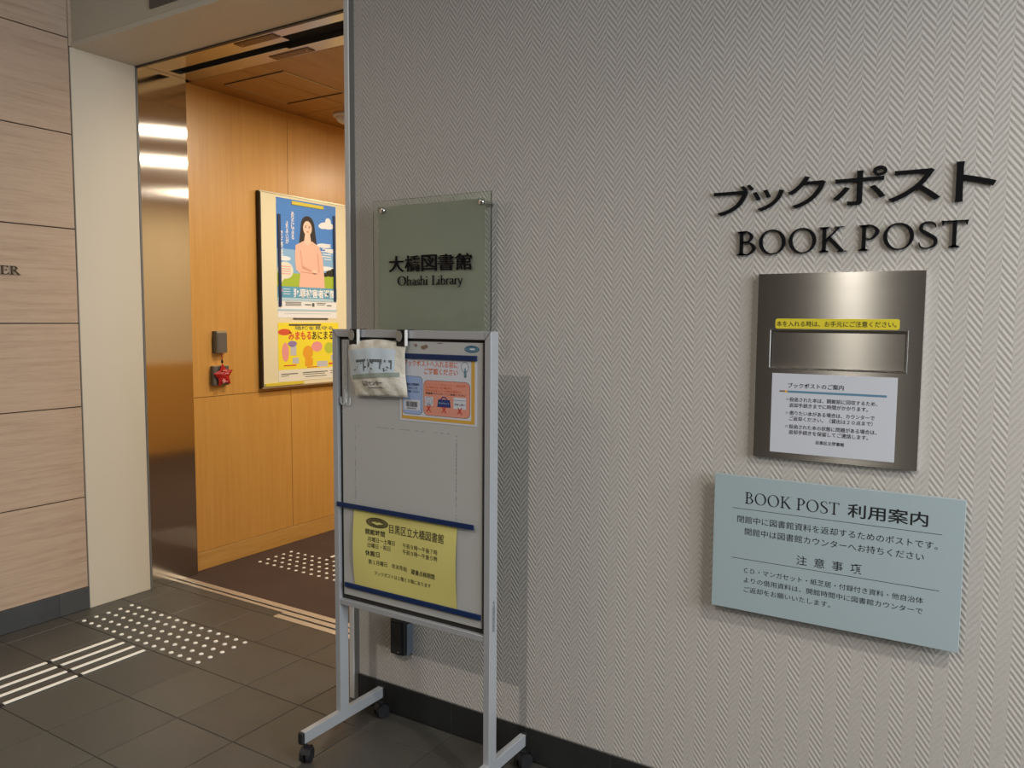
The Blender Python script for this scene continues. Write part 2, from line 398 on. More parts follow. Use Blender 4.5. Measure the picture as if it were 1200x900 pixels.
def mesh_bm_raw(bm, mat):
    me = bpy.data.meshes.new('letter'); bm.to_mesh(me); bm.free(); me.materials.append(MATS[mat]); return me
def serif(s, x0, x1, z0, cap, mat, parent, y, depth=0, split=False, widen=0):
    adv = 0; items = []
    for c in s:
        g, a = glyph(c); items.append((g, adv, c)); adv += a
    k = (x1 - x0) / adv; allp = []
    for g, ax, c in items:
        pl = [[((p[0] + ax) * k + (0 if split else x0), p[1] * cap + (0 if split else z0)) for p in q] for q in g]
        if not pl: continue
        if split:
            pl = [[(p[0] - ax * k, p[1]) for p in q] for q in pl]
            link('letter', serif_mesh(pl, depth, mat), parent, (x0 + ax * k, y, z0))
        else: allp += pl
    if not split:
        link('lettering', serif_mesh(allp, depth, mat), parent, (0, y, 0))

# ================================================================== structure
# floor: grout bed with single 300 mm tiles
floor = struct(box('floor', XL, 6.9, -4.6, .583, -.06, -.003, 'grout'))
G = .0016
def joints(a, b_, step=.3, phase=-.03):
    k = math.ceil((a - phase) / step - 1e-6); xs = [a]
    while phase + k * step < b_ - .02:
        if phase + k * step > a + .02: xs.append(phase + k * step)
        k += 1
    return xs + [b_]
cache = {}
def piece(name, x0, x1, y0, y1, z0, z1, mat, parent, bev=.001, tilt=0):
    key = (round(x1 - x0, 4), round(y1 - y0, 4), round(z1 - z0, 4), mat, bev)
    if key not in cache:
        bm = bmesh.new(); hx, hy, hz = (x1 - x0) / 2, (y1 - y0) / 2, (z1 - z0) / 2
        add_box(bm, -hx, hx, -hy, hy, -hz, hz, bev); cache[key] = mesh_bm(name, bm, mat)
    o = link(name, cache[key], parent, ((x0 + x1) / 2, (y0 + y1) / 2, (z0 + z1) / 2))
    return o
ys = joints(-2.73, .521); xs = joints(XL, 4.47)
for a, b_ in zip(xs, xs[1:]):
    for c, d in zip(ys, ys[1:]):
        if a > 1.5 and c > YW - .02: continue
        d2 = YW - .0125 if (a > 1.5 and d > YW) else d
        t = piece('tile', a + G, b_ - G, c + G, d2 - G, -.0115, 0, 'floor_tile', floor)
        t.location.z += random.uniform(-.0003, .0003)
# strip of tile between the last joint and the second rail, where there is no second rail
for a, b_ in zip(xs, xs[1:]):
    if a < .70: piece('tile', a + G, min(b_, .70) - G, .521 + G, .583 - G, -.0115, 0, 'floor_tile', floor)

# papered wall to the right of the door: core with the embossed paper
wf = struct(box('wall_front', 1.628, 6.9, YW, .77, -.01, ZT, 'wallpaper'))
box('wall_header', XL, 1.628, YW, .45, 2.711, ZT, 'header_paint'); struct(bpy.data.objects['wall_header'])
hd = bpy.data.objects['wall_header']
box('edge_strip', XL, 1.582, YW - .004, .449, 2.686, 2.709, 'jamb_paint', hd, .001)
box('soffit_shade_strip', XL, 1.582, .436, .452, 2.680, 2.690, 'dark_edge', hd)  # solid dark strip, its colour stands in for the shade of a gap
tr = struct(box('trim_1', .464, 1.628, YW - .006, YW + .02, 2.742, ZT, 'dark_transom', None, .002))
# skirting tiles of the papered wall, each its own tile
bb = struct(box('baseboard_front', 1.628, 6.9, YW - .0095, YW + .001, 0, .106, 'skirting_grout'))
bx = [1.628, 1.762] + [1.762 + .3005 * k for k in range(1, 17)]
for a, b_ in zip(bx, bx[1:]): piece('tile', a + .0012, b_ - .0012, YW - .012, YW - .009, .001, .1085, 'skirting_tile', bb, .0008)
# steel-and-paint edge of the door opening at the papered wall
t2 = struct(box('trim_2', 1.582, 1.604, YW - .006, .45, 0, 2.686, 'trim_white', None, .0015))
box('grey_channel', 1.604, 1.628, YW - .002, .45, 0, 2.711, 'trim_grey', t2, .001)
box('white_return', 1.582, 1.604, YW - .004, .2, 2.686, ZT, 'trim_white', t2, .001)
box('steel_return', 1.582, 1.628, .45, .77, 0, 2.698, 'steel_jamb', t2)

# left wall: seven laminate boards with dark joints, skirting tiles
wl = struct(box('wall_left', XL - .2, XL - .012, -4.6, .446, -.01, ZT, 'dark_edge'))
zs_ = [.110, .556, 1.000, 1.401, 1.846, 2.286, 2.726, ZT]
for a, b_ in zip(zs_, zs_[1:]):
    for c, d in ((-4.6, -2.4), (-2.4, .106)):
        piece('panel', XL - .0119, XL, c + .0015, d - .0015, a + .0025, b_ - .0025, 'pale_laminate', wl, .0006)
bl = struct(box('baseboard_left', XL - .0119, XL - .002, -4.6, .112, 0, .109, 'skirting_grout'))
yy = .112
for c in [.112, -.037, -.337, -.637, -.937, -1.237, -1.537, -1.837, -2.137, -2.437, -2.737, -3.037]:
    if c < yy: piece('tile', XL - .003, XL + .001, c + .0012, yy - .0012, .001, .1085, 'left_skirting_tile', bl, .0006); yy = c
box('corner_strip', XL - .0119, XL - .0004, .1075, YW, 2.69, ZT, 'pale_laminate', wl)
# white lining of the opening and the stainless jamb behind it
t3 = struct(box('trim_3', XL - .0118, XL + .004, .110, .436, 0, 2.686, 'jamb_paint', None, .0015))
box('edge_bead', XL - .0118, XL + .007, .436, .446, 0, 2.686, 'trim_grey', t3, .001)
d1 = struct(box('door_1', XL - .05, XL + .002, .4485, .727, 0, ZC, 'steel_jamb', None, .0012))
# stainless head with the sliding door slot
head = struct(box('door_head', XL, 1.582, .452, .770, ZC + .03, ZC + .12, 'slot_black'))
def hp(x0, x1, y0, y1, mat='steel_head', nm='head_plate', z=ZC, lab=None):
    o = box(nm, x0, x1, y0, y1, z, z + .03, mat, head, .0008)
    if lab: o['label'] = lab
    return o
hp(XL, .79, .452, .600); hp(XL, .70, .662, .770)
hp(XL, -.095, .600, .662)
hp(.79, 1.582, .452, .548, 'steel_head'); hp(.70, 1.582, .680, .770)
for (x0, x1, y0, y1, sx_) in ((.53, .79, .499, .548, .56), (.53, .79, .706, .757, .76)):
    br = hp(x0, x1, y0, y1, 'bracket_brown', 'bracket', ZC - .0035, 'brown metal bracket beside the door slot')
    bm = bmesh.new(); add_cyl(bm, (sx_, (y0 + y1) / 2, ZC - .0055), (sx_, (y0 + y1) / 2, ZC - .003), .005, n=10)
    link('screw', mesh_bm('screw', bm, 'chrome'), br)

# sill rails
t4 = struct(box('trim_4', XL, 1.582, .583, .657, -.03, -.004, 'slot_black'))
for y0, y1 in ((.583, .606), (.619, .657)): box('rail_strip', XL, 1.582, y0, y1, -.006, .0015, 'sill_metal', t4, .0006)
t5 = struct(box('trim_5', .70, 1.582, .521, .583, -.03, -.004, 'slot_black'))
for y0, y1 in ((.521, .557), (.572, .583)): box('rail_strip', .70, 1.582, y0, y1, -.006, .0015, 'sill_metal', t5, .0006)

# hall behind the door
struct(box('floor_hall', XI, 3.6, .657, 4.6, -.06, -.0005, 'carpet'))
wh = struct(box('wall_hall_left', XI - .2, XI - .012, .727, 4.6, -.01, 2.75, 'dark_edge'))
ys_ = [.728, 1.469, 2.209, 2.949, 3.689, 4.6]
for a, b_ in zip(ys_, ys_[1:]):
    piece('panel', XI - .0119, XI, a + .0015, b_ - .0015, .104 + .0015, .986 - .0015, 'oak_vertical', wh, .0005)
    piece('panel', XI - .0119, XI, a + .0015, b_ - .0015, .986 + .0015, ZC, 'oak_vertical', wh, .0005)
bh = struct(box('baseboard_hall_left', XI - .0115, XI + .001, .728, 4.6, 0, .1025, 'oak_horizontal', None, .001))
struct(box('wall_hall_back', XI, 3.6, 4.6, 4.7, 0, 2.75, 'oak_vertical'))
hr = struct(box('wall_hall_right', 3.6, 3.7, .77, 4.7, 0, 2.75, 'hall_paint'))
box('wainscot', 3.585, 3.6, .77, 4.6, 0, .95, 'oak_vertical', hr)
ch = struct(box('ceiling_hall', XI, 3.6, .77, 4.6, ZC + .012, ZC + .1, 'dark_edge'))
cx_ = [XI, .245, 1.035, 1.825, 2.615, 3.6]; cy_ = [.771, 1.552, 2.343, 3.134, 3.925, 4.6]
for a, b_ in zip(cx_, cx_[1:]):
    for c, d in zip(cy_, cy_[1:]):
        piece('panel', a + .0025, b_ - .0025, c + .0025, d - .0025, ZC, ZC + .0119, 'oak_ceiling', ch, .0005)
# access hatch frame set in the boards
for x0, x1, y0, y1, mm in ((-.035, .425, .890, .897, 'dark_edge'), (-.035, .425, 1.332, 1.339, 'dark_edge'), (-.037, -.030, .890, 1.338, 'alu_edge'), (.417, .427, .890, 1.338, 'alu_edge')):
    box('hatch_edge', x0, x1, y0, y1, ZC - .004, ZC + .001, mm, ch)

# corridor: ceiling and the wall behind the camera (the far right end stays open to daylight)
struct(box('ceiling', XL - .2, 6.9, -4.6, .77, ZT, ZT + .1, 'ceiling_paint'))
struct(box('wall_back', XL - .2, 6.9, -4.7, -4.6, -.01, ZT, 'back_wall_paint'))

# ================================================================== tactile paving
def studs(root, nx, ny, x0=0, y0=0):
    bm = bmesh.new(); lathe(bm, [(.0105, 0), (.0100, .002), (.0085, .0042), (.0055, .0052)], 14)
    me = mesh_bm('stud', bm, 'stud_white', True)
    for i in range(nx):
        for j in range(ny): link('stud', me, root, (x0 + i * .06, y0 + j * .06, 0))
r = thing('warning_studs', 'white raised warning studs in rows on the grey tiles before the door', 'tactile paving', (0, 0, 0))
studs(r, 15, 5)
r = thing('warning_studs', 'white raised warning studs on the brown carpet inside the doorway', 'tactile paving', (-.03, 1.067, 0))
studs(r, 15, 5)
r = thing('guide_bars', 'white raised guide bars in four lines leading left across grey tiles', 'tactile paving', (.319, -.047, 0))
def bars(root, segs, sgn=-1):
    bm = bmesh.new(); add_box(bm, -.0095, .0095, -.274, 0, 0, .0048, .0035, 2); me = mesh_bm('bar', bm, 'stud_white')
    bm = bmesh.new(); add_box(bm, -.012, .012, -.0165, -.001, 0, .0022); mg = mesh_bm('joint_cap', bm, 'rubber')
    for s in range(segs):
        for i in range(4):
            link('bar', me, root, (i * .075, s * -.2925, 0))
            link('joint_cap', mg, root, (i * .075, s * -.2925 - .275, 0))
bars(r, 5)
r = thing('guide_bars', 'white guide bar ends beyond the studs on the brown carpet', 'tactile paving', (.255, 1.63, 0))
bars(r, 1)

# ================================================================== mobile notice stand
W = .621; ZF = .112; ZTOP = 1.3985; ZB = .485
st_ = thing('notice_stand', 'white steel framed notice board on castors in front of the papered wall', 'notice board', (1.7662, -.1418, 0), -.0056)
def fbox(nm, *a, mat='frame_paint', bev=.0012, par=st_): return box(nm, *a, mat, par, bev)
for x0 in (0, W - .0215): fbox('post', x0, x0 + .0215, 0, .040, ZF - .002, ZTOP)
bm = bmesh.new(); add_box(bm, .0212, W - .0212, .001, .038, ZTOP - .0245, ZTOP, .0012)
link('top_rail', mesh_bm('top_rail', bm, 'frame_paint'), st_)
fbox('bottom_rail', .0212, W - .0212, .001, .038, ZB, ZB + .019)
g = box('gasket', .0212, W - .0212, .014, .030, ZB + .018, ZTOP - .024, 'gasket', st_)
panel = box('board_panel', .035, W - .0335, .008, .020, .521, 1.365, 'board_white', st_, .0006)
for x0 in (.0005, W - .021):
    f_ = fbox('foot', x0, x0 + .0205, -.160, .212, ZF - .038, ZF)
    for (ya, yb) in ((-.173, -.160), (.212, .224)):
        box('end_cap', x0 - .0005, x0 + .021, ya, yb, ZF - .039, ZF + .0006, 'rubber', f_, .005, 2)
    for yc, ang in ((-.150, .45), (.200, -.3)):
        root_c = bpy.data.objects.new('caster', None)
        bm = bmesh.new()
        ca, sa = math.cos(ang), math.sin(ang); cx0 = x0 + .01
        ax = Vector((ca, sa, 0)); off = Vector((-sa, ca, 0)) * .012
        ctr = Vector((cx0, yc, .0262)) + off
        for s in (-1, 1):
            p = ctr + ax * (.0045 * s); q = ctr + ax * (.0175 * s)
            add_cyl(bm, p, q, .026, .0235, 24)
        add_cyl(bm, ctr - ax * .005, ctr + ax * .005, .011, n=14)
        tube(bm, [ctr - ax * .0 + Vector((0, 0, .0)), ctr + Vector((0, 0, .03)), Vector((cx0, yc, .060)), Vector((cx0, yc, .0745))], .0055, 10)
        # hood over the wheels
        hood = []
        for k in range(9):
            a = PI * (.12 + .76 * k / 8); hood.append(ctr + off.normalized() * (.029 * math.cos(a)) + Vector((0, 0, .029 * math.sin(a))))
        for a, c in zip(hood, hood[1:]):
            vs = [bm.verts.new(a - ax * .012), bm.verts.new(a + ax * .012), bm.verts.new(c + ax * .012), bm.verts.new(c - ax * .012)]
            bm.faces.new(vs)
        link('caster', mesh_bm('caster', bm, 'rubber'), f_)
# mitre lines of the frame corners, small screws, marks on the board
for x0, x1 in ((.0, .0215), (W, W - .0215)):
    shape('mitre_line', [[(x0, ZTOP), (x0 * .9 + x1 * .1, ZTOP), (x1, ZTOP - .0235), (x1, ZTOP - .0265)]], 'gasket', st_, -.0004)
def dash(x0, z0, x1, z1, n, t=.0012, fill=.7):
    out = []
    for k in range(n):
        if random.random() > fill: continue
        a, b_ = k / n, (k + random.uniform(.4, .95)) / n
        px0, pz0, px1, pz1 = x0 + (x1 - x0) * a, z0 + (z1 - z0) * a, x0 + (x1 - x0) * b_, z0 + (z1 - z0) * b_
        dx, dz = px1 - px0, pz1 - pz0; l = math.hypot(dx, dz); nx, nz_ = -dz / l * t / 2, dx / l * t / 2
        out.append([(px0 - nx, pz0 - nz_), (px1 - nx, pz1 - nz_), (px1 + nx, pz1 + nz_), (px0 + nx, pz0 + nz_)])
    return out
shape('tape_mark', dash(.089, 1.089, .497, 1.093, 34) + dash(.091, 1.088, .091, .845, 22, .001, .6) + dash(.496, 1.09, .494, .83, 24, .0014, .8), 'print_grey', st_, .0074, 'dashed dirt line left by an old sheet')
shape('tape_mark', [[(.335, 1.356), (.345, 1.358), (.349, 1.352), (.342, 1.347)], [(.362, 1.351), (.385, 1.357), (.39, 1.349), (.375, 1.341), (.364, 1.343)], [(.424, 1.362), (.444, 1.363), (.444, 1.3605), (.424, 1.3595)]], 'peel', st_, .0074, 'brown peeled glue residue')

me = text_raw('大橋図書館', 0, 0, 2, True); fit(me, -.006, .007, .515, .612, 0, 0); me.materials.clear(); me.materials.append(MATS['print_grey'])
hw = link('handwriting', me, st_, (W + .0003, .021, 0), (0, 0, PI / 2)); hw['label'] = 'handwritten marker characters down the side of the post'
lg = shape('mark_spot', [rect(.03, .033, 1.128, 1.134), rect(.047, .050, 1.25, 1.253)], 'print_grey', st_, .0074)

def on_board(name, label, cat_, x, z, group=None, y=.008):
    a = -.0056; lx, ly = x, y
    return thing(name, label, cat_, (1.7662 + lx * math.cos(a) - ly * math.sin(a), -.1418 + lx * math.sin(a) + ly * math.cos(a), z), a, group)
def magnet(x, z, w_, h_, label, y=.008, d=.006, mat='navy'):
    r_ = on_board('magnet_strip', label, 'magnet strip', x, z, 'magnet strips on the stand', y)
    box('magnet_bar', 0, w_, -d, -.0004, 0, h_, mat, r_, .0018, 2); return r_
# poster with the book post rules
pa = on_board('rules_poster', 'ochre bordered poster of book post rules at upper right of the stand', 'poster', .279, 1.121)
PW, PH = .290, .2
box('sheet', 0, PW, -.0012, -.0002, 0, PH, 'paper_white', pa)
Y1, Y2, Y3, Y4 = -.0015, -.0018, -.0021, -.0024
shape('printed_border', [rect(.008, PW - .008, .006, .016), rect(PW - .02, PW - .008, .016, PH - .004), rect(.008, .012, .016, PH - .004)], 'ochre', pa, Y1)
text('ブックポストへ入れる前に', .016, .222, .168, .188, 'text_orange', pa, Y1, .012)
text('ご確認ください', .096, .222, .146, .165, 'text_orange', pa, Y1, .02)
shape('printed_panel', [rrect(.0105, .0895, .0215, .1385, .014)], 'ink', pa, Y1); shape('printed_panel', [rrect(.0115, .0885, .0225, .1375, .0135)], 'panel_blue', pa, Y2)
shape('printed_panel', [rrect(.0935, .2655, .0215, .1285, .016)], 'ink', pa, Y1); shape('printed_panel', [rrect(.0945, .2645, .0225, .1275, .0155)], 'panel_red', pa, Y2)
for s_, z_ in (('目黒区の図書資料', .109), ('であることを', .098), ('ご確認ください', .087)): text(s_, .022 if len(s_) > 6 else .03, .078 if len(s_) > 6 else .07, z_, z_ + .008, 'ink', pa, Y3, .015)
shape('printed_card', [rect(.018, .081, .034, .066)], 'paper_white', pa, Y3)
bc = []; xx = .026
while xx < .070: w_ = random.choice((.0008, .0014, .0022)); bc.append(rect(xx, xx + w_, .044, .060)); xx += w_ + random.choice((.0008, .0014))
shape('printed_barcode', bc, 'ink', pa, Y4); text('ＢＯＯＫ　ＰＯＳＴ'.replace('ＢＯＯＫ　ＰＯＳＴ', '図書館資料'), .03, .066, .037, .042, 'ink', pa, Y4)
for s_, z_, c_, x1 in (('ＣＤ・マンガセット・紙芝居', .113, 'text_orange', .25), ('付録付き資料', .104, 'text_orange', .20), ('他自治体よりの借用資料は', .095, 'text_orange', .235), ('図書館カウンターへご返却ください', .086, 'ink', .25)):
    text(s_, .102, x1, z_, z_ + .0065, c_, pa, Y3, .01)
shape('printed_icon', [rect(.099, .130, .052, .079)], 'paper_white', pa, Y3); shape('printed_icon', ring(.1145, .0655, .0125, .0125, .001) + ring(.1145, .0655, .0045, .0045, .0008), 'icon_navy', pa, Y4)
text('ＣＤ', .109, .120, .055, .059, 'ink', pa, Y4 - .0002, .02)
shape('printed_icon', [[(.146, .05), (.196, .05), (.193, .073), (.15, .073)]] + ring(.171, .073, .012, .009, .0035), 'icon_navy', pa, Y3); text('まんがセット', .152, .190, .059, .065, 'pale_blue', pa, Y4)
shape('printed_icon', [rect(.206, .252, .048, .082)], 'paper_white', pa, Y3); shape('printed_icon', [rect(.206, .252, .073, .0738)], 'ink', pa, Y4); text('かみしばい', .210, .248, .058, .065, 'ink', pa, Y4, .02)
for cx0 in (.1145, .172, .230):
    shape('printed_cross', [[(cx0 - .009, .034), (cx0 - .0065, .033), (cx0 + .008, .052), (cx0 + .0055, .053)], [(cx0 + .009, .033), (cx0 + .0065, .032), (cx0 - .008, .051), (cx0 - .0055, .052)]], 'cross_red', pa, Y4 - .0003)
# pointing hand
shape('printed_hand', [ell(.247, .172, .0135, .0155, 20)], 'ink', pa, Y1); shape('printed_hand', [ell(.247, .172, .0122, .0142, 20)], 'paper_white', pa, Y2)
shape('printed_hand', [rrect(.245, .252, .142, .164, .003)], 'ink', pa, Y3); shape('printed_hand', [rrect(.246, .251, .143, .170, .0024)], 'teal', pa, Y4)
magnet(.295, 1.3125, .276, .0160, 'dark blue magnet strip holding the rules poster at its top edge', .0066)
# oval emblem sticker
ov = on_board('emblem_sticker', 'small teal oval emblem sticker in the top right corner of the stand', 'sticker', .550, 1.3465)
shape('sticker_disc', [ell(0, 0, .026, .0105, 30)], 'teal', ov, -.0005); shape('printed_ring', ring(0, 0, .0255, .010, .002) + ring(0, .001, .017, .006, .0015), 'icon_navy', ov, -.0008)
shape('printed_center', [ell(.002, .0, .010, .0028, 20)], 'paper_white', ov, -.0010)
magnet(.016, .8165, .550, .0165, 'long dark blue magnet strip holding the top of the yellow sheet', -.0008, .004)
magnet(.044, .5485, .543, .0165, 'long dark blue magnet strip across the bottom of the yellow sheet', .0055, .006)
# yellow opening hours sheet, slightly buckled
yn = on_board('opening_hours_sheet', 'yellow sheet of opening hours held between two dark blue strips', 'notice', .084, .560)
YWd, YH = .415, .262
def curl(x, z):
    u, v = x / YWd, z / YH
    return -.0012 - .007 * math.sin(PI * v) * (abs(u - .45) * 2) ** 2 - .0012 * (1 + math.sin(3 * PI * u + 1)) * math.sin(PI * v)
bm = bmesh.new(); nx, nz_ = 28, 18; gv = [[bm.verts.new((YWd * i / nx, curl(YWd * i / nx, YH * j / nz_), YH * j / nz_)) for i in range(nx + 1)] for j in range(nz_ + 1)]
for j in range(nz_):
    for i in range(nx): bm.faces.new((gv[j][i], gv[j][i + 1], gv[j + 1][i + 1], gv[j + 1][i]))
link('sheet', mesh_bm('sheet', bm, 'notice_yellow', True), yn)
def bend(o):      # lay print onto the buckled sheet
    for v in o.data.vertices: v.co.y = curl(v.co.x, v.co.z) - .0006
    return o
def yt(s, x0, x1, z0, z1, bold=.004): bend(text(s, x0, x1, z0, z1, 'ink', yn, 0, bold))
def yp(px, py): return None
yt('目黒区立大橋図書館', .150, .368, .196, .226)
yt('開館時間', .052, .132, .180, .199, .012)
yt('月曜日～土曜日', .062, .172, .158, .174)
yt('日曜日・祝日', .062, .154, .138, .154)
yt('午前９時～午後７時', .205, .345, .158, .174)
yt('午前９時～午後５時', .205, .345, .138, .154)
yt('休館日', .052, .110, .110, .129, .012)
yt('第１月曜日', .064, .140, .084, .100)
yt('年末年始', .160, .222, .084, .100)
yt('蔵書点検期間', .240, .334, .080, .097, .008)
yt('ブックポストは１階と９階にあります', .088, .318, .050, .064)
def ys_shape(pl, mat, k=.0006):
    o = shape('printed_emblem', pl, mat, yn, 0)
    for v in o.data.vertices: v.co.y = curl(v.co.x, v.co.z) - k
ys_shape([ell(.100, .222, .046, .0165, 30)], 'olive'); ys_shape(ring(.100, .222, .044, .0155, .002) + ring(.1, .222, .03, .0105, .002), 'ink', .0010)
ys_shape([[(.075, .221), (.092, .225), (.1, .222), (.108, .225), (.128, .221), (.108, .218), (.1, .215), (.092, .218)]], 'notice_yellow', .0014)

# white plastic pouch hung from two clips
bg = on_board('plastic_pouch', 'white wrinkled plastic pouch with a zip hung from the stand by two clips', 'pouch', 0, 0, None, -.004)
Lp = [(.086, 1.353), (.077, 1.325), (.088, 1.255), (.100, 1.215), (.111, 1.188)]
Rp = [(.318, 1.353), (.314, 1.325), (.312, 1.270), (.318, 1.230), (.326, 1.195)]
def lerpath(P_, t):
    t = max(0, min(.9999, t)) * (len(P_) - 1); i = int(t); f = t - i; return tuple(P_[i][k] * (1 - f) + P_[i + 1][k] * f for k in (0, 1))
def sag(u, v):
    a = lerpath(Lp, v); c = lerpath(Rp, v); x = a[0] * (1 - u) + c[0] * u; z = a[1] * (1 - u) + c[1] * u
    z += .016 * math.sin(PI * u) * (1 - v) ** 2 * (1 if v < 1 else 0)
    full = math.sin(PI * min(1, max(0, u))) ** .6 * math.sin(PI * min(1, v * .92 + .02)) ** .7 if 0 < v < 1 else 0
    y = -.004 - .020 * full - .0022 * math.sin(9 * u + 5 * v) * math.sin(11 * v + 3 * u) - .0014 * math.sin(23 * u - 9 * v)
    if v < .3: y -= .0022 * math.sin(26 * u) * (1 - v / .3)
    return Vector((x, y, z))
bm = bmesh.new(); n = 34
gv = [[bm.verts.new(sag(i / n, j / n)) for i in range(n + 1)] for j in range(n + 1)]
gb = [[bm.verts.new(Vector((gv[j][i].co.x, .002 if 0 < i < n and 0 < j < n else gv[j][i].co.y + .001, gv[j][i].co.z))) for i in range(n + 1)] for j in range(n + 1)]
for j in range(n):
    for i in range(n):
        bm.faces.new((gv[j][i], gv[j][i + 1], gv[j + 1][i + 1], gv[j + 1][i])); bm.faces.new((gb[j][i], gb[j + 1][i], gb[j + 1][i + 1], gb[j][i + 1]))
m, nt, b = nodes('pouch_film'); b.inputs['Base Color'].default_value = (*srgb(216, 210, 196), 1); b.inputs['Roughness'].default_value = .3
bump(nt, b, noise(nt, mapping(nt, (1, 1, 1.6)), 28, 3, .6), .7, .006)
link('pouch_body', mesh_bm('pouch_body', bm, 'pouch_film', True), bg)
def patch(name, u0, u1, v0, v1, mat, lift, k=12, skew=0):
    bm = bmesh.new(); g_ = [[bm.verts.new(sag(u0 + (u1 - u0) * i / k, v0 + (v1 - v0) * j / k + skew * (i / k)) + Vector((0, -lift, 0))) for i in range(k + 1)] for j in range(k + 1)]
    for j in range(k):
        for i in range(k): bm.faces.new((g_[j][i], g_[j][i + 1], g_[j + 1][i + 1], g_[j + 1][i]))
    return link(name, mesh_bm(name, bm, mat, True), bg)
patch('label_card', .03, .86, .20, .54, 'print_pale', .0008, skew=-.03)['label'] = 'pale printed card seen through the pouch film'
patch('zip_band', .06, .93, .52, .60, 'zip_green', .0016, skew=-.02)['label'] = 'greenish ribbed zip closure'
def on_pouch(o, l=.0026):
    for v in o.data.vertices:
        p = sag((v.co.x), (v.co.z)); v.co = p + Vector((0, -l, 0))
    for p_ in o.data.polygons: pass
    o.data.flip_normals()
    return o
ink = []
for k in range(26):
    u = random.uniform(.12, .8); v = random.uniform(.34, .49); ink.append(rect(u, u + random.uniform(.008, .03), v, v + random.uniform(.01, .04)))
for (u, w_) in ((.20, .16), (.46, .2), (.78, .03)): ink.append(rect(u, u + w_, .345, .375)); ink.append(rect(u + w_ * .8, u + w_ * .8 + .02, .345, .46))
on_pouch(shape('printed_blocks', ink, 'print_grey', bg, 0), .002)
t_ = text('防災センター', .26, .64, 0, 1, 'ink', bg, 0, .008)
for v in t_.data.vertices: v.co.z = .73 - v.co.z * .09
on_pouch(t_); t_['label'] = 'small black printed words on the pouch'
on_pouch(shape('printed_line', [rect(.36, .62, .772, .786)], 'ink', bg, 0))
# bulldog clips
def clip(x, label):
    r_ = on_board('clip', label, 'clip', x, 1.350, 'clips on the stand', -.004)
    bm = bmesh.new(); add_box(bm, -.016, .020, -.011, -.001, 0, .018, .002); add_box(bm, -.016, .020, -.007, .000, .016, .050, .001)
    add_box(bm, -.016, .020, -.002, .034, .0488, .0500, .0004)
    link('jaw', mesh_bm('jaw', bm, 'black'), r_)
    bm = bmesh.new(); vs = ell(-.001, .031, .0125, .0165, 18)
    f1 = [bm.verts.new((p[0], -.016 - .10 * (p[1] - .015) * .3, p[1])) for p in vs]; f2 = [bm.verts.new((v.co.x, v.co.y + .0018, v.co.z)) for v in f1]
    bm.faces.new(f1); bm.faces.new(f2[::-1])
    for i in range(18): bm.faces.new((f1[i], f2[i], f2[(i + 1) % 18], f1[(i + 1) % 18]))
    add_cyl(bm, (-.001, -.016, .018), (-.001, -.008, .018), .004, n=10)
    link('lever', mesh_bm('lever', bm, 'clip_grey'), r_)
    bm = bmesh.new(); add_box(bm, .0185, .0212, -.012, -.0005, .001, .0495); link('edge', mesh_bm('edge', bm, 'white_plastic'), r_)
plain('clip_grey', srgb(150, 147, 138), .35, .3)
clip(.104, 'black clip with grey lever at the left corner of the pouch')
clip(.299, 'black clip with grey lever at the right corner of the pouch')
# clear hook strip behind the pouch
hk = on_board('clear_hook', 'clear plastic double hook strip hanging left of the pouch', 'hook', .056, 1.150, None, .007)
bm = bmesh.new()
box('strip', -.006, .006, -.0025, 0, .045, .21, 'clear_plastic', hk, .0008)
for s in (-1, 1):
    bm = bmesh.new(); pts = [(s * .004, -.004, .06), (s * .004, -.004, .02)] + [(s * (.004 + .008 - .008 * math.cos(a)), -.006, .014 - .010 * math.sin(a)) for a in [PI * k / 8 for k in range(9)]] + [(s * .020, -.006, .03)]
    tube(bm, pts, .0022, 8); link('hook', mesh_bm('hook', bm, 'clear_plastic', True), hk)

# ================================================================== glass library sign
SO = .050
gs = thing('glass_sign', 'square greenish glass library sign on steel studs above the notice stand', 'sign', (1.759, YW, 1.350))
GW, GH = .4856, .483
box('glass_plate', 0, GW, -SO - .006, -SO, 0, GH, 'clear_glass', gs, .0006)
box('frosted_film', .018, GW - .024, -SO + .0008, -SO + .0014, .01, GH - .02, 'frosted_film', gs)
for x_, z_ in ((.046, GH - .033), (GW - .034, GH - .033), (.046, .033), (GW - .034, .033)):
    bm = bmesh.new(); mt = Matrix.Rotation(PI / 2, 4, 'X')
    lathe(bm, [(.0075, -.004), (.0075, SO + .006), (.0105, SO + .0062), (.0108, SO + .011), (.0085, SO + .0145), (.003, SO + .0155)], 20, Matrix.Translation((x_, 0, z_)) @ mt)
    link('stud_bolt', mesh_bm('stud_bolt', bm, 'chrome', True), gs)
ks = '大橋図書館'; kx0, kx1 = 1.8297 - 1.759, 2.1775 - 1.759; kw = (kx1 - kx0) / 5
for i, c in enumerate(ks):
    ww = kw * .94
    text(c, kx0 + i * kw + kw * .03, kx0 + i * kw + ww, .2410, .2945, 'black_letter', gs, -SO - .0055, .007, .004, name='letter', res=4)
serif('Ohashi Library', 1.867 - 1.759, 2.139 - 1.759, .1952, .031, 'black_letter', gs, -SO - .0055, .003)

# ================================================================== wall lettering
kl = thing('wall_lettering', 'large black raised Japanese characters on the papered wall above the steel box', 'lettering', (2.935, YW, 1.715))
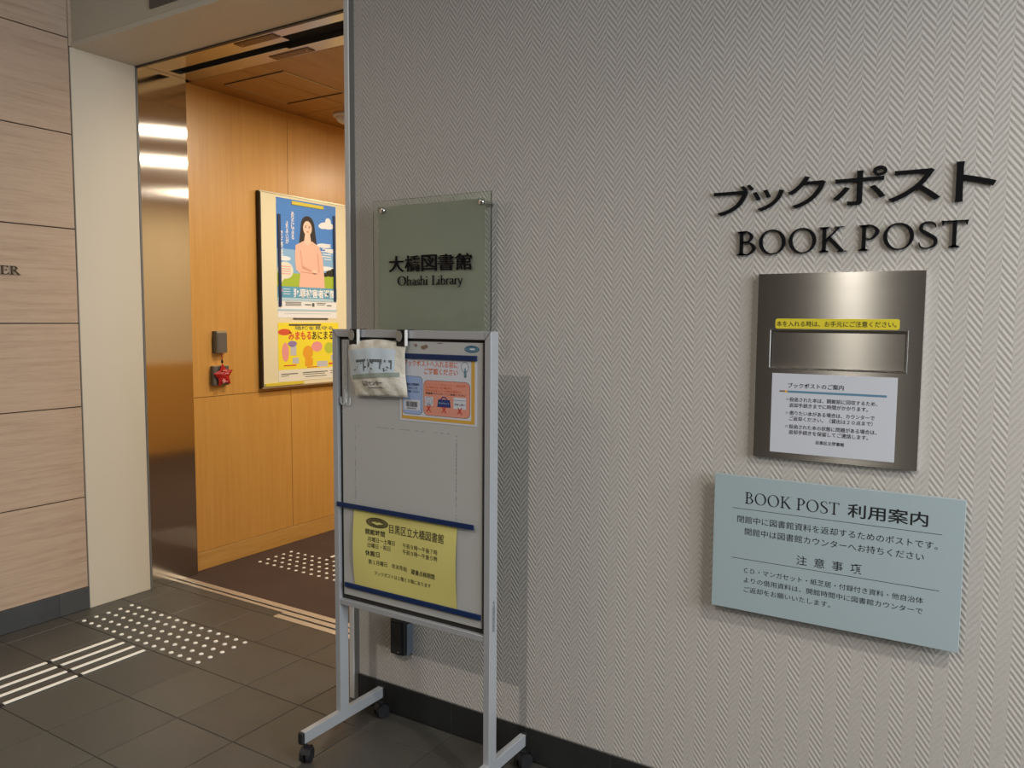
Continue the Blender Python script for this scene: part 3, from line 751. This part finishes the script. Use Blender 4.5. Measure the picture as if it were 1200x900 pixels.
# measured glyph boxes: (x0, x1, z0, z1) in wall metres
boxes = [('ブ', 2.936, 3.043, 1.716, 1.793), ('ッ', 3.040, 3.120, 1.722, 1.777), ('ク', 3.130, 3.222, 1.723, 1.803), ('ポ', 3.240, 3.362, 1.722, 1.813), ('ス', 3.367, 3.478, 1.722, 1.797), ('ト', 3.508, 3.590, 1.714, 1.806)]
from math import isclose
for c, x0, x1, z0, z1 in boxes:
    o = text(c, x0 - 2.935, x1 - 2.935, z0 - 1.715, z1 - 1.715, 'black_letter', kl, -.002, .006, .006, name='letter', res=6)
el = thing('wall_lettering', 'black raised serif words BOOK POST under the Japanese characters', 'lettering', (3.000, YW, 1.609))
serif('BOOK POST', 0, .541, 0, .0625, 'black_letter', el, -.002, .006, True)
ll = thing('wall_lettering', 'dark raised serif letters on the pale wood wall at the left edge', 'lettering', (XL, -.236, 1.618), PI / 2)
serif('ER', 0, .086, 0, .038, 'ink_brown', ll, -.001, .007, True)

# ================================================================== stainless book post
bp = thing('book_post_box', 'brushed steel book return slot plate set on the papered wall', 'book return', (3.0655, YW, 1.0735))
BW, BH = .3925, .4835; D = .016
sx0, sx1, sz0, sz1 = .036, .358, 1.312 - 1.0735, 1.411 - 1.0735
bm = bmesh.new()
outer = [(0, 0), (BW, 0), (BW, BH), (0, BH)]; inner = [(sx0, sz0), (sx1, sz0), (sx1, sz1), (sx0, sz1)]
of = [bm.verts.new((p[0], -D, p[1])) for p in outer]; inf = [bm.verts.new((p[0], -D, p[1])) for p in inner]
ob = [bm.verts.new((p[0], -.0005, p[1])) for p in outer]; inb = [bm.verts.new((p[0], .012, p[1])) for p in inner]
for i in range(4):
    j = (i + 1) % 4
    bm.faces.new((of[i], of[j], inf[j], inf[i])); bm.faces.new((of[i], of[j], ob[j], ob[i])); bm.faces.new((inf[i], inf[j], inb[j], inb[i]))
bm.faces.new(ob)
link('face_plate', mesh_bm('face_plate', bm, 'steel_box'), bp)
for (a, b_, c, d) in ((sx0 - .004, sx1 + .004, sz1, sz1 + .003), (sx0 - .004, sx1 + .004, sz0 - .003, sz0), (sx0 - .004, sx0, sz0, sz1), (sx1, sx1 + .004, sz0, sz1)):
    box('slot_rim', a, b_, -D - .0022, -D, c, d, 'slot_rim', bp, .0006) if 'slot_rim' in MATS else None
steel('slot_rim', (.42, .40, .37), .3, (0, 0, 1), (1, 1, 90), .5)
for (a, b_, c, d) in ((sx0 - .003, sx1 + .003, sz1, sz1 + .0025), (sx0 - .003, sx1 + .003, sz0 - .0025, sz0), (sx0 - .003, sx0, sz0, sz1), (sx1, sx1 + .003, sz0, sz1)):
    box('slot_rim', a, b_, -D - .0018, -D + .0003, c, d, 'slot_rim', bp, .0005)
fl = box('flap', sx0 + .004, sx1 - .004, -.0055, -.0035, sz0 + .001, sz1 - .006, 'steel_box', bp, .0006)
box('flap_shade_sheet', sx0 + .0005, sx1 - .0005, .004, .0042, sz0, sz1, 'slot_black', bp)  # black sheet standing in for the shade behind the flap
stk = box('sticker', .047, .340, -D - .0012, -D - .0001, 1.4145 - 1.0735, 1.4400 - 1.0735, 'sticker_yellow', bp, .0003)
stk.data.materials.clear(); 
bm = bmesh.new(); pl = rrect(.047, .3405, .3410, .3668, .005); f_ = [bm.verts.new((p[0], -D - .0010, p[1])) for p in pl]; k_ = [bm.verts.new((p[0], -D - .0001, p[1])) for p in pl]
bm.faces.new(f_); [bm.faces.new((f_[i], f_[(i + 1) % len(pl)], k_[(i + 1) % len(pl)], k_[i])) for i in range(len(pl))]
stk.data = mesh_bm('sticker', bm, 'sticker_yellow'); stk['label'] = 'rounded yellow caution sticker'
lt = text('本を入れる時は、お手元にご注意ください。', .050, .334, .3465, .3612, 'ink', stk, -D - .0013, .008)
# white notice taped on the plate
nn = thing('white_notice', 'white notice sheet stuck on the steel plate below the slot', 'notice', (3.109, YW - D, 1.0895))
box('sheet', 0, .2985, -.0012, -.0002, 0, .2085, 'paper_white', nn)
def wt(s, x0, x1, z, h=.0115, bold=.008): text(s, x0 - 3.109, x1 - 3.109, z - 1.0895 - h / 2, z - 1.0895 + h / 2, 'ink', nn, -.0016, bold)
wt('ブックポストのご案内', 3.150, 3.286, 1.2675, .0135)
shape('printed_bar', [rect(.040, .276, .1590, .1645)], 'bar_blue', nn, -.0015); shape('printed_bar', [rect(.020, .034, .1600, .1640)], 'peel', nn, -.0015); shape('printed_bar', [rect(.034, .040, .1590, .1645)], 'poster_orange', nn, -.0015)
wt('投函された本は、開館前に回収するため、', 3.155, 3.365, 1.2310)
wt('返却手続きまでに時間がかかります。', 3.155, 3.344, 1.2160)
wt('借りたい本がある場合は、カウンターで', 3.156, 3.360, 1.1955)
wt('ご返却ください。（貸出は２０点まで）', 3.156, 3.356, 1.1810)
wt('投函された本の状態に問題がある場合は、', 3.156, 3.366, 1.1600)
wt('返却手続きを保留してご連絡します。', 3.156, 3.347, 1.1455)
wt('目黒区立図書館', 3.224, 3.292, 1.1230, .0095, .01)
shape('printed_bullet', [c for z_ in (1.231, 1.1955, 1.16) for c in ring(.0405, z_ - 1.0895, .0028, .0028, .0006, 12)], 'ink', nn, -.0016)

# ================================================================== aqua glass guide sign
g2 = thing('guide_sign', 'pale aqua glass guide sign with black print below the steel box', 'sign', (2.968, YW, .6485))
box('glass_plate', 0, .598, -.031, -.023, 0, .3695, 'aqua_glass', g2, .0008)
for x_, z_ in ((.06, .06), (.54, .06), (.06, .31), (.54, .31)): box('spacer', x_ - .015, x_ + .015, -.0235, 0, z_ - .015, z_ + .015, 'trim_grey', g2)
YG = -.0313
def gt(s, x0, x1, z0, z1, bold=.0): text(s, x0 - 2.968, x1 - 2.968, z0 - .6485, z1 - .6485, 'ink', g2, YG, bold)
serif('BOOK POST', 3.051 - 2.968, 3.290 - 2.968, .9445 - .6485, .031, 'ink', g2, YG)
gt('利用案内', 3.309, 3.489, .9425, .9785, .012)
shape('printed_rule', [rect(3.018 - 2.968, 3.520 - 2.968, .9283 - .6485, .9295 - .6485), rect(3.020 - 2.968, 3.520 - 2.968, .7912 - .6485, .7924 - .6485)], 'ink', g2, YG)
gt('閉館中に図書館資料を返却するためのポストです。', 3.033, 3.512, .8905, .9100)
gt('開館中は図書館カウンターへお持ちください', 3.054, 3.484, .8585, .8780)
for i, c in enumerate('注意事項'): gt(c, 3.190 + i * .0437, 3.190 + i * .0437 + .026, .8005, .8250, .003)
gt('ＣＤ・マンガセット・紙芝居・付録付き資料・他自治体', 3.055, 3.487, .7535, .7690)
gt('よりの借用資料は、開館時間中に図書館カウンターで', 3.055, 3.487, .7270, .7425)
gt('ご返却をお願いいたします。', 3.056, 3.277, .7010, .7165)

# ================================================================== small black sensor low on the papered wall
sn = thing('wall_sensor', 'small black box low on the papered wall behind the notice stand', 'sensor', (1.800, YW, .236))
bm = bmesh.new()
pr = [(0, 0), (0, -.020), (.012, -.038), (.056, -.040), (.070, -.034), (.082, -.018), (.082, 0)]
lo = [bm.verts.new((p[0], p[1], 0 if p[1] == 0 else .004)) for p in pr]; hi = [bm.verts.new((p[0], p[1], .125)) for p in pr]
bm.faces.new(lo[::-1]); bm.faces.new(hi)
for i in range(len(pr)): bm.faces.new((lo[i], lo[(i + 1) % len(pr)], hi[(i + 1) % len(pr)], hi[i]))
bmesh.ops.bevel(bm, geom=[e for e in bm.edges], offset=.0015, segments=1, affect='EDGES')
link('housing', mesh_bm('housing', bm, 'black'), sn)
box('side_strip', .0785, .0835, -.030, -.001, .006, .120, 'sensor_side', sn, .001)
box('lens_cover', .016, .060, -.0415, -.039, .010, .118, 'gasket', sn, .001)
bm = bmesh.new(); add_cyl(bm, (.05, -.0408, .016), (.05, -.043, .016), .003, n=10); link('indicator', mesh_bm('indicator', bm, 'trim_grey'), sn)

# ================================================================== hall: card reader, star, notice board
cr = thing('card_reader', 'small grey metal box on the wood wall above the red star', 'sensor', (XI, .893, 1.234), PI / 2)
bm = bmesh.new()
pr = [(0, -.002), (.004, -.030), (.014, -.034), (.072, -.034), (.077, -.028), (.077, -.002)]
lo = [bm.verts.new((p[0], p[1], 0)) for p in pr]; hi = [bm.verts.new((p[0], p[1] * (.7 if p[1] < -.01 else 1), .124)) for p in pr]; mid = [bm.verts.new((p[0], p[1], .110)) for p in pr]
bm.faces.new(lo[::-1]); bm.faces.new(hi)
for A, B_ in ((lo, mid), (mid, hi)):
    for i in range(6): bm.faces.new((A[i], A[(i + 1) % 6], B_[(i + 1) % 6], B_[i]))
link('housing', mesh_bm('housing', bm, 'sensor_grey'), cr)
box('back_plate', -.002, .079, -.0025, 0, -.002, .122, 'black', cr)
box('cap', .006, .073, -.0335, -.010, .113, .1255, 'alu_edge', cr, .001)
pt = thing('switch_plate', 'square grey steel plate on the wood wall behind the red star', 'switch', (XI, .874, 1.048), PI / 2)
box('plate', 0, .108, -.026, 0, 0, .112, 'sensor_grey', pt, .003); box('top_edge', .004, .104, -.0262, -.002, .108, .1135, 'alu_edge', pt, .001)
sr = thing('star_ornament', 'glossy red star ornament hanging on a string in front of the switch', 'ornament', (XI, .935, 1.105), PI / 2)
bm = bmesh.new(); R1, R2 = .070, .039
pts = [((R1 if k % 2 == 0 else R2) * math.sin(PI * k / 5 - .12), (R1 if k % 2 == 0 else R2) * math.cos(PI * k / 5 - .12)) for k in range(10)]
fc = bm.verts.new((0, -.046, 0)); bc_ = bm.verts.new((0, -.030, 0)); rim = [bm.verts.new((p[0], -.036, p[1])) for p in pts]
for i in range(10): bm.faces.new((fc, rim[i], rim[(i + 1) % 10])); bm.faces.new((bc_, rim[(i + 1) % 10], rim[i]))
link('star', mesh_bm('star', bm, 'red_star'), sr)
bm = bmesh.new(); tube(bm, [(-.008, -.036, .066), (-.007, -.034, .095), (-.006, -.028, .135)], .0022, 8); link('string', mesh_bm('string', bm, 'red_star'), sr)
bm = bmesh.new(); lathe(bm, [(.001, -.012), (.006, -.006), (.006, .006), (.001, .012)], 10, Matrix.Translation((-.008, -.036, .080))); link('bead', mesh_bm('bead', bm, 'black', True), sr)
fl_ = []
for k in range(3):
    a = PI * k / 3; dx, dz = math.cos(a) * .015, math.sin(a) * .015; nx_, nz2_ = -math.sin(a) * .002, math.cos(a) * .002
    fl_.append([(-.006 - dx - nx_, -.030 - dz - nz2_), (-.006 + dx - nx_, -.030 + dz - nz2_), (-.006 + dx + nx_, -.030 + dz + nz2_), (-.006 - dx + nx_, -.030 - dz + nz2_)])
shape('snowflake', fl_ + [rect(-.012, .014, .026, .031), rect(-.03, -.004, .014, .017), rect(.004, .03, .008, .012), rect(.002, .022, -.036, -.033)], 'pink', sr, -.0468)

nb = thing('notice_board', 'cream wall notice board with posters on the wood wall inside', 'notice board', (XI, 1.217, 1.006), PI / 2)
NW, NH = .90, 1.185
box('backing', .002, NW - .002, -.028, 0, .002, NH - .002, 'dark_edge', nb, .002)
box('face', .010, NW - .01, -.031, -.027, .010, NH - .010, 'board_cream', nb, .001)
for a, b_, c, d in ((0, NW, 0, .010), (0, NW, NH - .010, NH), (0, .010, .01, NH - .01), (NW - .01, NW, .01, NH - .01)):
    box('frame_edge', a, b_, -.034, -.026, c, d, 'dark_edge' if b_ - a < .1 and a < .1 else 'alu_edge', nb, .001)
def pinned(name, label, cat_, y, z, d=.031, g=None): return thing(name, label, cat_, (XI + d, y, z), PI / 2, g)
p1 = pinned('poster', 'blue sky poster of a long haired woman in a pale pink blouse', 'poster', 1.343, 1.436)
A, B_ = .504, .730
def q(*pts): return [(u * A, (1 - v) * B_) for u, v in pts]
def qr(u0, u1, v0, v1): return q((u0, v1), (u1, v1), (u1, v0), (u0, v0))
def qe(u, v, ru, rv, n=24): return [(u * A + ru * A * math.cos(2 * PI * k / n), (1 - v) * B_ + rv * B_ * math.sin(2 * PI * k / n)) for k in range(n)]
box('sheet', 0, A, -.0012, -.0002, 0, B_, 'cloud', p1)
y_ = [-.0014 - .0003 * k for k in range(10)]
shape('printed_sky', [qr(0, 1, 0, .42)], 'sky', p1, y_[0]); shape('printed_sky', [qr(0, 1, .42, .62)], 'sky_low', p1, y_[0])
shapes('printed_cloud', [qe(.84, .18, .13, .03), qe(.86, .145, .05, .035), qe(.76, .19, .07, .022), qe(.78, .36, .12, .02), qe(.9, .40, .1, .02), qe(.12, .50, .1, .02), qe(.8, .56, .18, .02)], 'cloud', p1, y_[1])
shape('printed_grass', [qr(0, 1, .62, .74)], 'grass_green', p1, y_[1]); shape('printed_trees', [qe(.90, .60, .09, .03), qe(.80, .615, .06, .018), qe(.94, .585, .05, .03)], 'tree_dark', p1, y_[2])
shape('printed_hair', [qe(.505, .205, .115, .085), q((.39, .20), (.62, .20), (.66, .375), (.61, .385), (.40, .375), (.36, .36))], 'hair', p1, y_[3])
shape('printed_blouse', [q((.44, .335), (.58, .335), (.70, .375), (.755, .46), (.775, .60), (.79, .74), (.345, .74), (.37, .62), (.30, .585), (.285, .48), (.30, .38))], 'blouse', p1, y_[4])
shape('printed_blouse_fold', [q((.66, .44), (.675, .44), (.70, .60), (.685, .60)), q((.37, .42), (.385, .42), (.41, .55), (.56, .585), (.55, .60), (.40, .575)), q((.37, .60), (.66, .61), (.66, .618), (.37, .608))], 'blouse_dark', p1, y_[5])
shape('printed_face', [qe(.50, .225, .073, .062), q((.46, .27), (.54, .27), (.56, .345), (.50, .375), (.44, .345)), qe(.615, .60, .03, .02)], 'skin', p1, y_[5])
shape('printed_eyes', [qe(.470, .217, .014, .0045, 10), qe(.530, .217, .014, .0045, 10), qr(.452, .488, .203, .206), qr(.512, .548, .203, .206)], 'hair', p1, y_[6])
shape('printed_lips', [qe(.50, .256, .02, .005, 12)], 'title_red', p1, y_[6])
for s_, u, v0, v1 in (('あなたにできる', .255, .10, .335), ('よりそいが', .165, .185, .375), ('きっとあります', .075, .27, .50)):
    text(s_, (u - .027) * A, (u + .027) * A, (1 - v1) * B_, (1 - v0) * B_, 'cloud', p1, y_[6], .02, vertical=True)
shape('printed_bubble', [qe(.13, .60, .125, .072), q((.06, .66), (.12, .66), (.06, .71))], 'paper_cream', p1, y_[7])
shape('printed_lines', [qr(.05, .21, v, v + .006) for v in (.565, .585, .605, .625)], 'pink', p1, y_[8])
shape('printed_lines', [qr(u, .9, v, v + .009) for u, v in ((.74, .34), (.72, .362), (.75, .384), (.73, .406), (.76, .428), (.74, .45), (.78, .472))], 'cloud', p1, y_[8])
shape('printed_band', [qr(0, 1, .735, .83)], 'band_blue', p1, y_[7]); shape('printed_band', [qr(0, 1, .83, .855), qr(0, 1, .925, .94)], 'pale_blue', p1, y_[7])
text('犯罪被害者週間', .25 * A, .97 * A, (1 - .825) * B_, (1 - .748) * B_, 'cloud', p1, y_[8], .03)
shape('printed_mark', [qe(.05, .77, .025, .017)], 'pink', p1, y_[8])
shape('printed_lines', [qr(.09, .2, .755, .76), qr(.09, .2, .775, .78), qr(.09, .2, .795, .80)], 'cloud', p1, y_[8])
shape('printed_lines', [qr(.12, .38, v, v + .004) for v in (.865, .877, .889)] + [qr(.44, .54, .88, .888), qr(.56, .60, .87, .9), qr(.64, .8, .866, .87), qr(.64, .78, .88, .884), qr(.82, .9, .885, .893)], 'print_grey', p1, y_[8])
shape('printed_lines', [qr(.1, .9, .96, .963)], 'print_pale', p1, y_[8])
p2 = pinned('poster', 'bright yellow poster with red and black title under the blue poster', 'poster', 1.342, 1.040)
A, B_ = .520, .366
box('sheet', 0, A, -.0012, -.0002, 0, B_, 'paper_cream', p2)
shape('printed_ground', [qr(0, 1, 0, .80)], 'poster_yellow', p2, y_[0])
shape('printed_blob', [qe(.1, .16, .1, .055)], 'title_red', p2, y_[1])
text('地域を見守る', .26 * A, .9 * A, (1 - .13) * B_, (1 - .06) * B_, 'print_grey', p2, y_[1], .02)
text('みまもる', .16 * A, .53 * A, (1 - .30) * B_, (1 - .15) * B_, 'title_red', p2, y_[1], .04)
text('あにまる', .54 * A, .90 * A, (1 - .30) * B_, (1 - .15) * B_, 'ink', p2, y_[1], .02)
shapes('printed_shape', [qe(.47, .52, .085, .12), qr(.42, .55, .62, .76)], 'poster_orange', p2, y_[1])
shapes('printed_shape', [qe(.11, .50, .055, .16), qe(.62, .42, .09, .09)], 'pink', p2, y_[1])
shapes('printed_shape', [qe(.22, .36, .07, .05)], 'lilac', p2, y_[2]); shapes('printed_shape', [qe(.83, .45, .08, .10)], 'lime', p2, y_[2])
shapes('printed_shape', [qr(.19, .28, .40, .56), qr(.22, .32, .60, .70), qr(.62, .8, .68, .78), qr(.86, .98, .58, .68)], 'paper_white', p2, y_[2])
shape('printed_lines', [qr(.04, .3, .865, .88), qr(.04, .16, .9, .91), qr(.38, .8, .86, .875), qr(.38, .75, .895, .905), qr(.42, .78, .935, .945), qr(.84, .98, .86, .87), qr(.84, .96, .9, .908)], 'print_grey', p2, y_[2])
shape('printed_lines', [qr(.08, .28, .72, .74), qr(.45, .65, .77, .785), qr(.82, .95, .72, .75)], 'title_red', p2, y_[2])
def bmag(y, z, w_, h_, label, mat, d=.0325):
    r_ = pinned('magnet_strip', label, 'magnet strip', y, z, d, 'magnet strips on the hall board'); box('magnet_bar', 0, w_, -.004, -.0004, 0, h_, mat, r_, .001); return r_
bmag(1.465, 2.135, .270, .022, 'yellow magnet strip at the top of the woman poster', 'magnet_yellow')
bmag(1.350, 1.505, .022, .56, 'tall navy magnet strip down the left edge of the woman poster', 'navy', .0355)
bmag(1.818, 1.545, .020, .56, 'tall navy magnet strip down the right edge of the woman poster', 'navy', .0355)
bmag(1.465, 1.427, .300, .010, 'thin grey strip at the bottom of the woman poster', 'sensor_grey')
bmag(1.430, 1.388, .270, .010, 'thin grey strip at the top of the yellow poster', 'sensor_grey')
bmag(1.235, 1.018, .31, .020, 'yellow magnet strip at the bottom left corner of the hall board', 'magnet_yellow', .034)

# ================================================================== detector on the hall ceiling
sd = thing('smoke_detector', 'round white dome detector on the wood ceiling inside the doorway', 'detector', (.085, 1.70, ZC))
bm = bmesh.new(); lathe(bm, [(.078, 0), (.080, -.012), (.070, -.018)], 32); link('base', mesh_bm('base', bm, 'white_plastic', True), sd)
bm = bmesh.new(); lathe(bm, [(.062, -.017), (.060, -.030), (.050, -.044), (.034, -.053), (.012, -.057)], 32); link('dome', mesh_bm('dome', bm, 'white_plastic', True), sd)
